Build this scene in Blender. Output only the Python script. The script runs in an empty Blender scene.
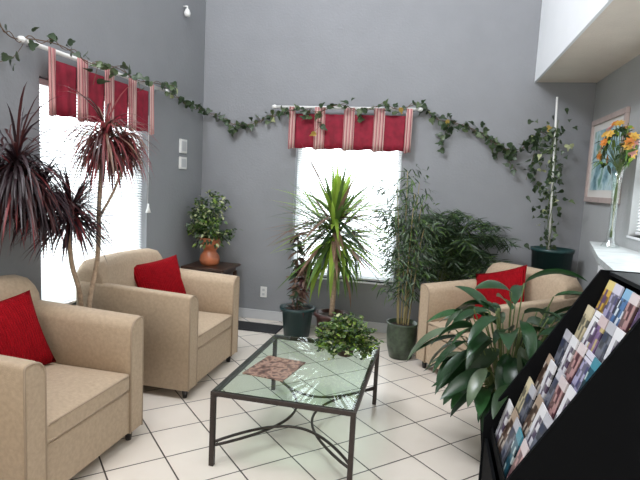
import bpy, bmesh, math, random
from mathutils import Vector, Matrix, Quaternion
PI = math.pi
S = bpy.context.scene
C = S.collection

# ------------------------------------------------------------------ camera
F_PX, CAM_H = 515.0, 1.5
yaw, pitch, roll = [math.radians(a) for a in (-12.5, -6.35, 2.9)]
fw = Vector((math.sin(yaw)*math.cos(pitch), math.cos(yaw)*math.cos(pitch), math.sin(pitch)))
rt = Vector((math.cos(yaw), -math.sin(yaw), 0))
up = rt.cross(fw)
r2 = rt*math.cos(roll) + up*math.sin(roll)
u2 = -rt*math.sin(roll) + up*math.cos(roll)
cd = bpy.data.cameras.new('camera'); cam = bpy.data.objects.new('camera', cd); C.objects.link(cam)
cd.sensor_width = 36; cd.lens = F_PX/640*36; cd.clip_start = 0.02
M = Matrix.Identity(4)
for i in range(3):
    M[i][0], M[i][1], M[i][2] = r2[i], u2[i], -fw[i]
M[2][3] = CAM_H
cam.matrix_world = M
S.camera = cam

# ------------------------------------------------------------------ world, daylight, added fill lights, exposure
w = bpy.data.worlds.new('world'); S.world = w; w.use_nodes = True
bg = w.node_tree.nodes['Background']
bg.inputs[0].default_value = (0.93, 0.97, 1.0, 1); bg.inputs[1].default_value = 5.0

def area(name, loc, target, sx, sy, power, col=(1, 1, 1)):
    l = bpy.data.lights.new(name, 'AREA'); l.shape = 'RECTANGLE'; l.size = sx; l.size_y = sy
    l.energy = power; l.color = col
    o = bpy.data.objects.new(name, l); C.objects.link(o); o.location = loc
    o.rotation_euler = (Vector(target)-Vector(loc)).to_track_quat('-Z', 'Y').to_euler()
    return o
area('front_fill_light', (-0.3, -2.2, 1.9), (-0.6, 4.0, 0.4), 2.6, 2.0, 86, (1.0, 0.95, 0.87))  # added warm fill from behind the camera, no entrance modelled
area('clerestory_daylight', (-2.35, 2.2, 4.6), (1.0, 4.6, 3.5), 3.0, 0.9, 270, (0.90, 0.93, 1.0))
area('overhead_fill_light', (-0.8, 1.2, 5.05), (-0.8, 1.6, 0), 1.6, 1.6, 60, (1.0, 0.97, 0.93))  # added overhead fill, stands for no ceiling fixture
area('right_window_daylight', (1.22, 3.2, 1.9), (0.0, 3.0, 1.0), 1.2, 0.9, 4, (0.95, 0.98, 1.0))

vs = S.view_settings
vs.view_transform = 'Standard'; vs.look = 'None'; vs.gamma = 1; vs.use_curve_mapping = False
vs.exposure = 0.0

# ------------------------------------------------------------------ materials
def nt(name):
    m = bpy.data.materials.new(name); m.use_nodes = True
    return m, m.node_tree, m.node_tree.nodes['Principled BSDF']
def mat(name, col, rough=0.6, var=0.0, scale=8.0, metal=0.0, bump=0.0, bscale=60.0, spec=0.5, trans=0.0, sheen=0.0):
    m, t, p = nt(name)
    p.inputs['Base Color'].default_value = (*col, 1)
    p.inputs['Roughness'].default_value = rough
    p.inputs['Metallic'].default_value = metal
    p.inputs['Specular IOR Level'].default_value = spec
    p.inputs['Sheen Weight'].default_value = sheen
    tc = t.nodes.new('ShaderNodeTexCoord')
    if var > 0:
        n = t.nodes.new('ShaderNodeTexNoise'); n.inputs['Scale'].default_value = scale; n.inputs['Detail'].default_value = 4
        r = t.nodes.new('ShaderNodeValToRGB')
        r.color_ramp.elements[0].position = 0.3; r.color_ramp.elements[1].position = 0.7
        r.color_ramp.elements[0].color = (*[c*(1-var) for c in col], 1)
        r.color_ramp.elements[1].color = (*[min(1, c*(1+var)) for c in col], 1)
        t.links.new(tc.outputs['Object'], n.inputs['Vector']); t.links.new(n.outputs['Fac'], r.inputs['Fac'])
        t.links.new(r.outputs['Color'], p.inputs['Base Color'])
    if bump > 0:
        n = t.nodes.new('ShaderNodeTexNoise'); n.inputs['Scale'].default_value = bscale; n.inputs['Detail'].default_value = 3
        b = t.nodes.new('ShaderNodeBump'); b.inputs['Strength'].default_value = bump; b.inputs['Distance'].default_value = 0.01
        t.links.new(tc.outputs['Object'], n.inputs['Vector']); t.links.new(n.outputs['Fac'], b.inputs['Height'])
        t.links.new(b.outputs['Normal'], p.inputs['Normal'])
    if trans > 0:
        out = t.nodes['Material Output']; tr = t.nodes.new('ShaderNodeBsdfTranslucent'); mx = t.nodes.new('ShaderNodeMixShader')
        tr.inputs[0].default_value = (*[min(1, c*1.6) for c in col], 1); mx.inputs[0].default_value = trans
        t.links.new(p.outputs[0], mx.inputs[1]); t.links.new(tr.outputs[0], mx.inputs[2]); t.links.new(mx.outputs[0], out.inputs[0])
    return m
def glass(name, tint=(1, 1, 1), rough=0.0, minrefl=0.0):
    m, t, p = nt(name); t.nodes.remove(p); out = t.nodes['Material Output']
    tr = t.nodes.new('ShaderNodeBsdfTransparent'); tr.inputs[0].default_value = (*tint, 1)
    gl = t.nodes.new('ShaderNodeBsdfGlossy'); gl.inputs['Roughness'].default_value = rough
    fr = t.nodes.new('ShaderNodeFresnel'); fr.inputs[0].default_value = 1.5
    mx = t.nodes.new('ShaderNodeMixShader')
    a = t.nodes.new('ShaderNodeMath'); a.operation = 'ADD'; a.inputs[1].default_value = minrefl; a.use_clamp = True
    ge = t.nodes.new('ShaderNodeNewGeometry'); iv = t.nodes.new('ShaderNodeMath'); iv.operation = 'SUBTRACT'; iv.inputs[0].default_value = 1
    mu = t.nodes.new('ShaderNodeMath'); mu.operation = 'MULTIPLY'          # reflect once, at the outer face
    t.links.new(fr.outputs[0], a.inputs[0]); t.links.new(ge.outputs['Backfacing'], iv.inputs[1])
    t.links.new(a.outputs[0], mu.inputs[0]); t.links.new(iv.outputs[0], mu.inputs[1]); t.links.new(mu.outputs[0], mx.inputs[0])
    t.links.new(tr.outputs[0], mx.inputs[1]); t.links.new(gl.outputs[0], mx.inputs[2]); t.links.new(mx.outputs[0], out.inputs[0])
    return m

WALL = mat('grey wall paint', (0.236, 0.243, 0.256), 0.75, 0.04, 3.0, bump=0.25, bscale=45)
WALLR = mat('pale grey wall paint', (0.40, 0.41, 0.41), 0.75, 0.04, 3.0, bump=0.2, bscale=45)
WHITE = mat('white paint', (0.80, 0.82, 0.83), 0.6, 0.02, 3.0, bump=0.1)
CEIL = mat('beige ceiling paint', (0.70, 0.63, 0.55), 0.8, 0.04, 5.0, bump=0.3, bscale=80)
TRIM = mat('baseboard paint', (0.50, 0.51, 0.52), 0.4)
VINYL = mat('white window vinyl', (0.82, 0.84, 0.85), 0.35)
SLAT = mat('white blind slat', (0.85, 0.87, 0.88), 0.5, trans=0.6)
PLASTIC = mat('white plastic', (0.72, 0.72, 0.70), 0.35)
FABRIC = mat('tan woven upholstery', (0.44, 0.335, 0.232), 0.85, 0.09, 55.0, bump=0.35, bscale=260, sheen=0.05)
PIPING = mat('tan piping', (0.34, 0.26, 0.185), 0.85)
LEGW = mat('black stained wood', (0.012, 0.010, 0.010), 0.35)
IRON = mat('dark bronze metal', (0.040, 0.030, 0.026), 0.42, 0.2, 30.0, metal=0.35)
BLACK = mat('black laminate', (0.0035, 0.004, 0.005), 0.8, spec=0.1)
LIT_TOP = mat('black laminate lit top', (0.010, 0.011, 0.013), 0.6, spec=0.2)  # rack laminate made lighter, light on the top put into the colour
GLASS_T = glass('green tinted table glass', (0.86, 0.95, 0.90), 0.03, 0.03)
GLASS_W = glass('window glass', (0.98, 1, 1))
GLASS_V = glass('clear vase glass', (0.93, 0.96, 0.95), 0.03, 0.08)
TERRA = mat('glazed terracotta', (0.42, 0.13, 0.055), 0.35, 0.3, 14.0)
DKGREEN = mat('dark green plastic pot', (0.010, 0.035, 0.036), 0.4)
TEAL = mat('dark teal planter plastic', (0.012, 0.045, 0.045), 0.4)
OLIVE = mat('mottled green ceramic', (0.045, 0.065, 0.04), 0.35, 0.45, 25.0)
MAROON = mat('dark maroon ceramic', (0.06, 0.022, 0.018), 0.35, 0.3, 20)
SOIL = mat('potting soil', (0.035, 0.022, 0.014), 0.95, 0.5, 60.0, bump=0.6)
BARK = mat('pale tan ringed cane', (0.40, 0.29, 0.20), 0.8, 0.3, 40.0, bump=0.4)
STEMG = mat('green plant stem', (0.10, 0.14, 0.04), 0.6)
STEMB = mat('brown plant stem', (0.12, 0.07, 0.04), 0.75, 0.2)
CANE = mat('tan bamboo cane', (0.33, 0.27, 0.13), 0.5, 0.2)
POLE = mat('white plastic pole', (0.78, 0.78, 0.75), 0.4)
DKWOOD = mat('dark stained wood', (0.05, 0.024, 0.014), 0.35, 0.3, 12)
MARBLE = mat('white marbled countertop', (0.66, 0.70, 0.70), 0.25, 0.14, 9.0)
RUBBER = mat('black rubber mat', (0.018, 0.018, 0.020), 0.8, bump=0.4)
FRAMEW = mat('pale pinkish wood frame', (0.46, 0.37, 0.34), 0.45, 0.1, 20)
MATB = mat('cream picture mount', (0.70, 0.68, 0.64), 0.8)
def G(n, c, r=0.42, tr=0.25, v=0.25): return mat(n, c, r, v, 9.0, trans=tr)
L_RED = G('burgundy leaf', (0.060, 0.016, 0.016)); L_DKP = G('dark purple leaf', (0.028, 0.014, 0.018), tr=0.1); L_ROSE = G('rosy leaf edge', (0.25, 0.055, 0.06), tr=.4)
L_LIME = G('lime leaf', (0.24, 0.36, 0.05), tr=0.5); L_MID = G('mid green leaf', (0.085, 0.155, 0.035), tr=.35); L_DARK = G('dark green leaf', (0.022, 0.048, 0.018), tr=0.12)
L_BROWN = G('dry pinkish brown leaf', (0.20, 0.12, 0.085)); L_CREAM = G('cream variegated leaf', (0.42, 0.45, 0.24)); L_IVY = G('ivy leaf', (0.030, 0.055, 0.022), tr=0.1); L_IVYL = G('light ivy leaf', (0.075, 0.11, 0.045), tr=.12)
L_YEL = G('yellow leaf', (0.60, 0.42, 0.10)); L_LILY = G('glossy dark green leaf', (0.016, 0.052, 0.018), 0.3, 0.12); L_LILY2 = G('glossy green leaf', (0.024, 0.085, 0.024), 0.3, 0.1); L_GREYG = G('grey green leaf', (0.10, 0.14, 0.085), 0.25, .1)
F_OR = G('orange petal', (0.55, 0.20, 0.03)); F_YE = G('yellow petal', (0.62, 0.38, 0.07)); F_PK = G('dusty pink petal', (0.50, 0.25, 0.22))

def red_mat():
    m = mat('crimson cushion fabric', (0.28, 0.003, 0.008), 0.85, 0.15, 30.0, spec=0.1)
    t = m.node_tree; p = t.nodes['Principled BSDF']
    tc = t.nodes.new('ShaderNodeTexCoord'); wv = t.nodes.new('ShaderNodeTexWave'); wv.inputs['Scale'].default_value = 22; wv.inputs['Distortion'].default_value = 3.0
    b = t.nodes.new('ShaderNodeBump'); b.inputs['Strength'].default_value = 0.7; b.inputs['Distance'].default_value = 0.01
    t.links.new(tc.outputs['Object'], wv.inputs['Vector']); t.links.new(wv.outputs['Fac'], b.inputs['Height']); t.links.new(b.outputs['Normal'], p.inputs['Normal'])
    return m
RED = red_mat()
VALR = mat('crimson valance cloth', (0.26, 0.010, 0.030), 0.8, 0.3, 16.0, trans=0.2)
def stripe_mat():
    m, t, p = nt('pink and cream striped cloth'); p.inputs['Roughness'].default_value = 0.8
    tc = t.nodes.new('ShaderNodeTexCoord'); sp = t.nodes.new('ShaderNodeSeparateXYZ'); mu = t.nodes.new('ShaderNodeMath'); mu.operation = 'MULTIPLY'; mu.inputs[1].default_value = 34
    fr = t.nodes.new('ShaderNodeMath'); fr.operation = 'FRACT'; r = t.nodes.new('ShaderNodeValToRGB'); r.color_ramp.interpolation = 'CONSTANT'
    e = r.color_ramp.elements; e[0].color = (0.48, 0.23, 0.22, 1); e[1].position = 0.35; e[1].color = (0.24, 0.06, 0.07, 1)
    x = e.new(0.6); x.color = (0.50, 0.33, 0.30, 1)
    t.links.new(tc.outputs['Object'], sp.inputs[0]); t.links.new(sp.outputs[0], mu.inputs[0]); t.links.new(mu.outputs[0], fr.inputs[0]); t.links.new(fr.outputs[0], r.inputs[0]); t.links.new(r.outputs[0], p.inputs['Base Color'])
    return m
STRIPE = stripe_mat()

def tile_mat():
    m, t, p = nt('white diagonal floor tile'); p.inputs['Roughness'].default_value = 0.28
    N = t.nodes.new; tc = N('ShaderNodeTexCoord'); mp = N('ShaderNodeMapping')
    mp.vector_type = 'TEXTURE'; mp.inputs['Location'].default_value = (-0.458, 2.806, 0); mp.inputs['Rotation'].default_value = (0, 0, PI/4)
    br = N('ShaderNodeTexBrick'); br.offset = 0; br.squash = 1
    br.inputs['Scale'].default_value = 1.0; br.inputs['Brick Width'].default_value = 0.303; br.inputs['Row Height'].default_value = 0.303
    br.inputs['Mortar Size'].default_value = 0.0042; br.inputs['Mortar Smooth'].default_value = 0.1
    br.inputs['Color1'].default_value = (0.74, 0.675, 0.60, 1); br.inputs['Color2'].default_value = (0.78, 0.72, 0.645, 1); br.inputs['Mortar'].default_value = (0.055, 0.045, 0.04, 1)
    n = N('ShaderNodeTexNoise'); n.inputs['Scale'].default_value = 3.5; n.inputs['Detail'].default_value = 6
    r = N('ShaderNodeValToRGB'); r.color_ramp.elements[0].color = (0.88, 0.87, 0.86, 1); r.color_ramp.elements[1].color = (1, 1, 1, 1)
    mx = N('ShaderNodeMix'); mx.data_type = 'RGBA'; mx.blend_type = 'MULTIPLY'; mx.inputs[0].default_value = 1
    b = N('ShaderNodeBump'); b.inputs['Strength'].default_value = 0.5; b.inputs['Distance'].default_value = 0.003; b.invert = True
    l = t.links.new
    l(tc.outputs['Object'], mp.inputs[0]); l(mp.outputs[0], br.inputs['Vector']); l(tc.outputs['Object'], n.inputs['Vector']); l(n.outputs['Fac'], r.inputs[0])
    l(br.outputs['Color'], mx.inputs[6]); l(r.outputs[0], mx.inputs[7]); l(mx.outputs[2], p.inputs['Base Color']); l(br.outputs['Fac'], b.inputs['Height']); l(b.outputs[0], p.inputs['Normal'])
    return m
TILE = tile_mat()

def blotch(name, cols, scale=6.0, rough=0.35, detail=4):
    m, t, p = nt(name); p.inputs['Roughness'].default_value = rough
    tc = t.nodes.new('ShaderNodeTexCoord'); n = t.nodes.new('ShaderNodeTexNoise'); n.inputs['Scale'].default_value = scale; n.inputs['Detail'].default_value = detail
    r = t.nodes.new('ShaderNodeValToRGB'); r.color_ramp.interpolation = 'LINEAR'
    while len(r.color_ramp.elements) < len(cols): r.color_ramp.elements.new(0.5)
    for i, c in enumerate(cols):
        r.color_ramp.elements[i].position = 0.33 + 0.34*i/(len(cols)-1); r.color_ramp.elements[i].color = (*c, 1)
    t.links.new(tc.outputs['Object'], n.inputs['Vector']); t.links.new(n.outputs['Fac'], r.inputs['Fac']); t.links.new(r.outputs['Color'], p.inputs['Base Color'])
    return m
PRINT = blotch('blue green landscape print', [(0.05, 0.14, 0.16), (0.25, 0.45, 0.52), (0.55, 0.70, 0.72), (0.12, 0.30, 0.22)], 7)
MAGC = blotch('brown picture cover', [(0.035, 0.022, 0.016), (0.13, 0.065, 0.045), (0.36, 0.23, 0.17), (0.07, 0.04, 0.03)], 22)

# ------------------------------------------------------------------ mesh helpers
def obj(name, bm, m, parent=None, smooth=False):
    me = bpy.data.meshes.new(name)
    bm.normal_update(); bm.to_mesh(me); bm.free()
    for x in (m if isinstance(m, (list, tuple)) else [m]): me.materials.append(x)
    if smooth:
        for f in me.polygons: f.use_smooth = True
    o = bpy.data.objects.new(name, me); C.objects.link(o)
    if parent: o.parent = parent
    return o
def thing(name, label, cat, loc=(0, 0, 0), rotz=0, group=None):
    o = bpy.data.objects.new(name, None); C.objects.link(o); o.empty_display_size = 0.1
    o.location = loc; o.rotation_euler = (0, 0, rotz); o['label'] = label; o['category'] = cat
    if group: o['group'] = group
    return o
def tag(o, label, cat, group=None):
    o['label'] = label; o['category'] = cat
    if group: o['group'] = group
    return o
def struct(name, bm, m, parent=None, **k):
    o = obj(name, bm, m, parent, **k)
    if not parent: o['kind'] = 'structure'
    return o
def box(bm, x0, x1, y0, y1, z0, z1, bev=0.0, seg=2, mi=0):
    r = bmesh.ops.create_cube(bm, size=1.0)
    vsx = r['verts']
    for v in vsx:
        v.co = Vector((x0+(v.co.x+.5)*(x1-x0), y0+(v.co.y+.5)*(y1-y0), z0+(v.co.z+.5)*(z1-z0)))
    fs = list({f for v in vsx for f in v.link_faces})
    for f in fs: f.material_index = mi
    if bev > 0:
        es = list({e for v in vsx for e in v.link_edges})
        bmesh.ops.bevel(bm, geom=es, offset=bev, segments=seg, profile=0.5, affect='EDGES')
def B(*a, **k):
    bm = bmesh.new(); box(bm, *a, **k); return bm
def tube(bm, pts, r, sides=8, caps=True, mi=0, r_end=None):
    pts = [Vector(p) for p in pts]; n = len(pts); rings = []
    t0 = (pts[1]-pts[0]).normalized(); a = Vector((0, 0, 1)) if abs(t0.z) < 0.9 else Vector((1, 0, 0))
    nrm = t0.cross(a).normalized()
    for i, p in enumerate(pts):
        t = (pts[min(i+1, n-1)]-pts[max(i-1, 0)]).normalized()
        nrm = (nrm - t*nrm.dot(t)).normalized(); b = t.cross(nrm)
        rr = r if r_end is None else r+(r_end-r)*i/(n-1)
        if sides == 4: rr *= 1.414
        off = PI/4 if sides == 4 else 0
        rings.append([bm.verts.new(p+(nrm*math.cos(off+2*PI*k/sides)+b*math.sin(off+2*PI*k/sides))*rr) for k in range(sides)])
    for i in range(n-1):
        for k in range(sides):
            f = bm.faces.new((rings[i][k], rings[i][(k+1) % sides], rings[i+1][(k+1) % sides], rings[i+1][k])); f.material_index = mi; f.smooth = sides > 4
    if caps:
        bm.faces.new(rings[0][::-1]).material_index = mi; bm.faces.new(rings[-1]).material_index = mi
def T(pts, r, **k):
    bm = bmesh.new(); tube(bm, pts, r, **k); return bm
def lathe(prof, seg=32, c=(0, 0, 0)):
    bm = bmesh.new(); rings = []
    for r, z in prof:
        if r < 1e-6: rings.append([bm.verts.new((c[0], c[1], c[2]+z))])
        else: rings.append([bm.verts.new((c[0]+r*math.cos(2*PI*k/seg), c[1]+r*math.sin(2*PI*k/seg), c[2]+z)) for k in range(seg)])
    for a, b in zip(rings, rings[1:]):
        for k in range(seg):
            k2 = (k+1) % seg
            if len(a) == 1 and len(b) == 1: continue
            if len(a) == 1: f = bm.faces.new((a[0], b[k2], b[k]))
            elif len(b) == 1: f = bm.faces.new((a[k], a[k2], b[0]))
            else: f = bm.faces.new((a[k], a[k2], b[k2], b[k]))
            f.smooth = True
    bmesh.ops.recalc_face_normals(bm, faces=bm.faces)
    return bm
def prism(poly, y0, y1, axis='y'):
    """poly: list of (a,b); axis y -> (x,z) extruded along y; axis z -> (x,y) extruded along z"""
    bm = bmesh.new()
    mk = (lambda a, b, t: (a, t, b)) if axis == 'y' else (lambda a, b, t: (a, b, t))
    v0 = [bm.verts.new(mk(a, b, y0)) for a, b in poly]; v1 = [bm.verts.new(mk(a, b, y1)) for a, b in poly]
    bm.faces.new(v0); bm.faces.new(v1[::-1])
    for i in range(len(poly)):
        j = (i+1) % len(poly); bm.faces.new((v0[i], v1[i], v1[j], v0[j]))
    bmesh.ops.recalc_face_normals(bm, faces=bm.faces)
    return bm
def wall_open(axis, c0, c1, a0, a1, z0, z1, o=None):
    """wall slab with thickness c0..c1 on axis, spans a0..a1, opening o=(a,b,za,zb)"""
    bm = bmesh.new()
    def bb(p0, p1, q0, q1):
        if p1-p0 < 1e-6 or q1-q0 < 1e-6: return
        if axis == 'x': box(bm, c0, c1, p0, p1, q0, q1)
        else: box(bm, p0, p1, c0, c1, q0, q1)
    if not o: bb(a0, a1, z0, z1)
    else:
        bb(a0, o[0], z0, z1); bb(o[1], a1, z0, z1); bb(o[0], o[1], z0, o[2]); bb(o[0], o[1], o[3], z1)
    return bm
def copytree(root, loc, rotz, label, group=None):
    r = root.copy(); C.objects.link(r); r.location = loc; r.rotation_euler = (root.rotation_euler[0], root.rotation_euler[1], rotz)
    r['label'] = label
    if group: r['group'] = group
    for ch in list(root.children):
        c = ch.copy(); C.objects.link(c); c.parent = r
        for g in list(ch.children):
            d = g.copy(); C.objects.link(d); d.parent = c
    return r

# ------------------------------------------------------------------ leaf helpers
def blade(bm, base, d, length, width, droop=0.5, mi=0, seg=6, fold=0.25, base_w=0.6, clampx=None, clampy=None, maxz=None):
    """strap leaf: starts at base heading d, bends down by droop"""
    p = Vector(base); d = Vector(d).normalized(); rows = []
    side0 = d.cross(Vector((0, 0, 1)))
    if side0.length < 0.05: side0 = Vector((1, 0, 0))
    side0.normalize(); st = length/seg
    for i in range(seg+1):
        t = i/seg
        wd = width*0.5*(base_w+(1-base_w)*min(1, t*3))*(1-max(0, (t-0.45)/0.55)**1.6)
        q = p.copy()
        if clampx is not None: q.x = max(q.x, clampx)
        if clampy is not None: q.y = min(q.y, clampy)
        nrm = side0.cross(d).normalized()
        if i == seg: rows.append([bm.verts.new(q)])
        else: rows.append([bm.verts.new(q-side0*wd+nrm*wd*fold), bm.verts.new(q), bm.verts.new(q+side0*wd+nrm*wd*fold)])
        d = (d+Vector((0, 0, -1))*droop/seg).normalized(); p = p+d*st
    for a, b in zip(rows, rows[1:]):
        if len(b) == 3:
            for k in (0, 1):
                f = bm.faces.new((a[k], a[k+1], b[k+1], b[k])); f.material_index = mi; f.smooth = True
        else:
            for k in (0, 1):
                f = bm.faces.new((a[k], a[k+1], b[0])); f.material_index = mi; f.smooth = True
OVATE = [(0, 0.0), (0.12, 0.55), (0.35, 1.0), (0.6, 0.85), (0.82, 0.45), (1, 0)]
LANCE = [(0, 0.0), (0.2, 0.7), (0.5, 1.0), (0.8, 0.5), (1, 0)]
HEART = [(0, 0.1), (-0.12, 0.6), (0.1, 1.0), (0.4, 0.8), (0.5, 0.42), (0.75, 0.3), (1, 0)]
def leaf(bm, base, d, length, width, mi=0, prof=OVATE, nrm=None, curl=0.25, clampx=None, clampy=None):
    d = Vector(d).normalized(); base = Vector(base)
    if nrm is None: nrm = Vector((random.gauss(0, .5), random.gauss(0, .5)-0.3, 1))
    s = d.cross(nrm)
    if s.length < 1e-3: s = d.orthogonal()
    s.normalize(); n = s.cross(d).normalized(); mid = []; L = []; R_ = []
    def cl(q):
        if clampx is not None: q.x = max(q.x, clampx)
        if clampy is not None: q.y = min(q.y, clampy)
        return q
    for t, w_ in prof:
        q = base+d*length*t-n*curl*length*t*t
        mid.append(bm.verts.new(cl(q.copy()))); hw = width*0.5*w_
        if w_ > 1e-6: L.append(bm.verts.new(cl(q-s*hw+n*hw*0.3))); R_.append(bm.verts.new(cl(q+s*hw+n*hw*0.3)))
        else: L.append(None); R_.append(None)
    for i in range(len(prof)-1):
        for side, rev in ((L, False), (R_, True)):
            vv = [mid[i]]+([side[i]] if side[i] else [])+([side[i+1]] if side[i+1] else [])+[mid[i+1]]
            if len(vv) < 3: continue
            if rev: vv = vv[::-1]
            f = bm.faces.new(vv); f.material_index = mi; f.smooth = True
def rdir(up_lo=-1.0, up_hi=1.0):
    z = random.uniform(up_lo, up_hi); a = random.uniform(0, 2*PI); r = math.sqrt(max(0, 1-z*z)); return Vector((r*math.cos(a), r*math.sin(a), z))
def pick(ws): return random.choices(range(len(ws)), ws)[0]

# ================================================================== SETTING
XL, XR, YB, YF, ZC = -2.5, 1.33, 5.2, -2.6, 5.2
struct('floor', B(XL-.2, XR+.2, YF-.2, YB+.2, -0.12, 0), TILE)
WB = (-1.455, -0.365, 0.51, 2.08); WL = (2.86, 4.12, 0.52, 2.08); WR = (2.45, 4.0, 1.24, 2.12)
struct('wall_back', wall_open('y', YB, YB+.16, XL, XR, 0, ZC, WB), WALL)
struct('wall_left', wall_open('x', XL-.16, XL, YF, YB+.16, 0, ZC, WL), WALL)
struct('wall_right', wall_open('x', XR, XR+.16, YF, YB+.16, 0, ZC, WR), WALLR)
struct('wall_front', wall_open('y', YF-.16, YF, XL-.16, XR+.16, 0, ZC), WALL)
struct('ceiling', B(XL-.16, XR+.16, YF-.16, YB+.16, ZC, ZC+.1), WHITE)
bm = bmesh.new(); box(bm, 0.82, XR, YF, YB, 2.52, 2.56)
struct('trim_1', bm, CEIL)                       # lowered ceiling over the right-hand side
struct('trim_2', B(0.80, 0.82, YF, YB, 2.52, ZC), WHITE)   # its white upright face
struct('baseboard_back', B(XL+.014, XR, YB-.014, YB, 0, 0.10, bev=.003), TRIM)
struct('baseboard_left', B(XL, XL+.014, YF, YB, 0, 0.10, bev=.003), TRIM)
struct('baseboard_right', B(XR-.014, XR, YF, YB-.014, 0, 0.10, bev=.003), TRIM)

def window(n, axis, face, a0, a1, z0, z1):
    """face: plane of the inner wall; frame sits 0.09 m into the wall"""
    s = 1 if axis == 'y' or face > 0 else -1
    def bx(bm, p0, p1, d0, d1, q0, q1, **k):
        c0, c1 = sorted((face+s*d0, face+s*d1))
        if axis == 'y': box(bm, p0, p1, c0, c1, q0, q1, **k)
        else: box(bm, c0, c1, p0, p1, q0, q1, **k)
    fr = bmesh.new(); t = 0.045
    bx(fr, a0, a0+t, .09, .15, z0, z1); bx(fr, a1-t, a1, .09, .15, z0, z1)
    bx(fr, a0+t, a1-t, .09, .15, z0, z0+t); bx(fr, a0+t, a1-t, .09, .15, z1-t, z1)
    bx(fr, a0+t, a1-t, .10, .14, (z0+z1)/2-.02, (z0+z1)/2+.02)
    root = obj('window_%d' % n, fr, VINYL); root['kind'] = 'structure'
    g = bmesh.new(); bx(g, a0+t, a1-t, .118, .122, z0+t, z1-t); obj('window_pane', g, GLASS_W, root)
    sl = bmesh.new(); bx(sl, a0, a1, -.012, .09, z0-.015, z0, bev=.002); obj('window_sill', sl, VINYL, root)
    return root
window(1, 'x', XL, *WL); window(2, 'y', YB, *WB); window(3, 'x', XR, *WR)

def blind(axis, face, a0, a1, z0, z1, label):
    s = 1 if axis == 'y' or face > 0 else -1
    def P(a, d, z): return Vector((a, face+s*d, z)) if axis == 'y' else Vector((face+s*d, a, z))
    root = thing('venetian_blind', label, 'window blind', P((a0+a1)/2, 0.05, z0))
    off = root.location
    bm = bmesh.new(); z = z0+.05; a0 += .012; a1 -= .012
    while z < z1-.05:
        tl = math.radians(38); hw = .0125
        q = [P(a0, .05-hw*math.cos(tl), z-hw*math.sin(tl))-off, P(a1, .05-hw*math.cos(tl), z-hw*math.sin(tl))-off,
             P(a1, .05+hw*math.cos(tl), z+hw*math.sin(tl))-off, P(a0, .05+hw*math.cos(tl), z+hw*math.sin(tl))-off]
        up_ = Vector((0, 0, .0009)); v0 = [bm.verts.new(p) for p in q]; v1 = [bm.verts.new(p+up_) for p in q]
        bm.faces.new(v0); bm.faces.new(v1[::-1])
        for i in range(4): bm.faces.new((v0[i], v0[(i+1) % 4], v1[(i+1) % 4], v1[i]))
        z += .0225
    bmesh.ops.recalc_face_normals(bm, faces=bm.faces)
    obj('slats', bm, SLAT, root)
    def bb(p0, p1, d0, d1, q0, q1):
        a, b = P(p0, d0, q0)-off, P(p1, d1, q1)-off
        return B(min(a.x, b.x), max(a.x, b.x), min(a.y, b.y), max(a.y, b.y), q0-off.z, q1-off.z, bev=.002)
    obj('headrail', bb(a0, a1, .03, .07, z1-.045, z1-.005), VINYL, root)
    obj('bottom_rail', bb(a0, a1, .038, .062, z0+.012, z0+.03), VINYL, root)
    return root
b1 = blind('x', XL, *WL, 'white venetian blind in the left wall window behind the burgundy-leaved plant')
blind('y', YB, *WB, 'white venetian blind in the back wall window behind the spiky yucca')
blind('x', XR, *WR, 'white venetian blind in the right wall window beside the framed picture')
# cord with tassel hanging beside the left window
bm = T([(XL+.02, 4.10, 2.0), (XL+.02, 4.105, 1.6), (XL+.02, 4.10, 1.24)], .002, sides=6)
cord = obj('blind_cord', bm, PLASTIC); tag(cord, 'thin white blind cord with a tassel hanging right of the left window', 'cord')
obj('tassel', lathe([(0, .08), (.006, .08), (.010, .05), (.024, 0), (0, 0)], 16, (XL+.026, 4.10, 1.16)), PLASTIC, cord)

# ================================================================== VALANCES AND RODS
def valance(label, loc, rotz):
    root = thing('window_valance', label, 'valance', loc, rotz, 'red window valances')
    W, H = 1.19, 0.355; n = 4; pw = W/n
    def sheet(x0, x1, y, amp, per, m, name, h0=0.0, h1=H, th=.004):
        bm = bmesh.new(); nx = 18; nz = 5; g = {}
        for s_ in (0, 1):
            for i in range(nx+1):
                for j in range(nz+1):
                    t = i/nx; k = j/nz; x = x0+(x1-x0)*t; z = -h0-(h1-h0)*k
                    z -= 0.006*math.sin(t*PI*2)*k
                    yy = y-(amp*math.sin(2*PI*(x-x0)/per)*(0.4+0.6*k))-.012*math.sin(PI*t)*k-s_*th
                    g[s_, i, j] = bm.verts.new((x, yy, z))
        for s_ in (0, 1):
            for i in range(nx):
                for j in range(nz):
                    q = (g[s_, i, j], g[s_, i+1, j], g[s_, i+1, j+1], g[s_, i, j+1]); bm.faces.new(q if s_ else q[::-1])
        for i in range(nx):
            bm.faces.new((g[0, i, nz], g[1, i, nz], g[1, i+1, nz], g[0, i+1, nz])); bm.faces.new((g[0, i, 0], g[0, i+1, 0], g[1, i+1, 0], g[1, i, 0]))
        for j in range(nz):
            bm.faces.new((g[0, 0, j], g[1, 0, j], g[1, 0, j+1], g[0, 0, j+1])); bm.faces.new((g[0, nx, j], g[0, nx, j+1], g[1, nx, j+1], g[1, nx, j]))
        bmesh.ops.recalc_face_normals(bm, faces=bm.faces)
        return obj(name, bm, m, root, smooth=True)
    for i in range(n):
        x0 = -W/2+i*pw+.045; sheet(x0, x0+pw-.09, 0, .004, .08, VALR, 'red_panel', .015)
    for i in range(n+1):
        xc = -W/2+i*pw; hw = .054 if 0 < i < n else .032
        if i == 0: xc += .01
        if i == n: xc -= .01
        o = sheet(xc-hw, xc+hw, -.014, .006, .036, STRIPE, 'striped_pleat', -.052, H+.012); o['label'] = 'pink and cream striped pleat'
    return root
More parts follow.
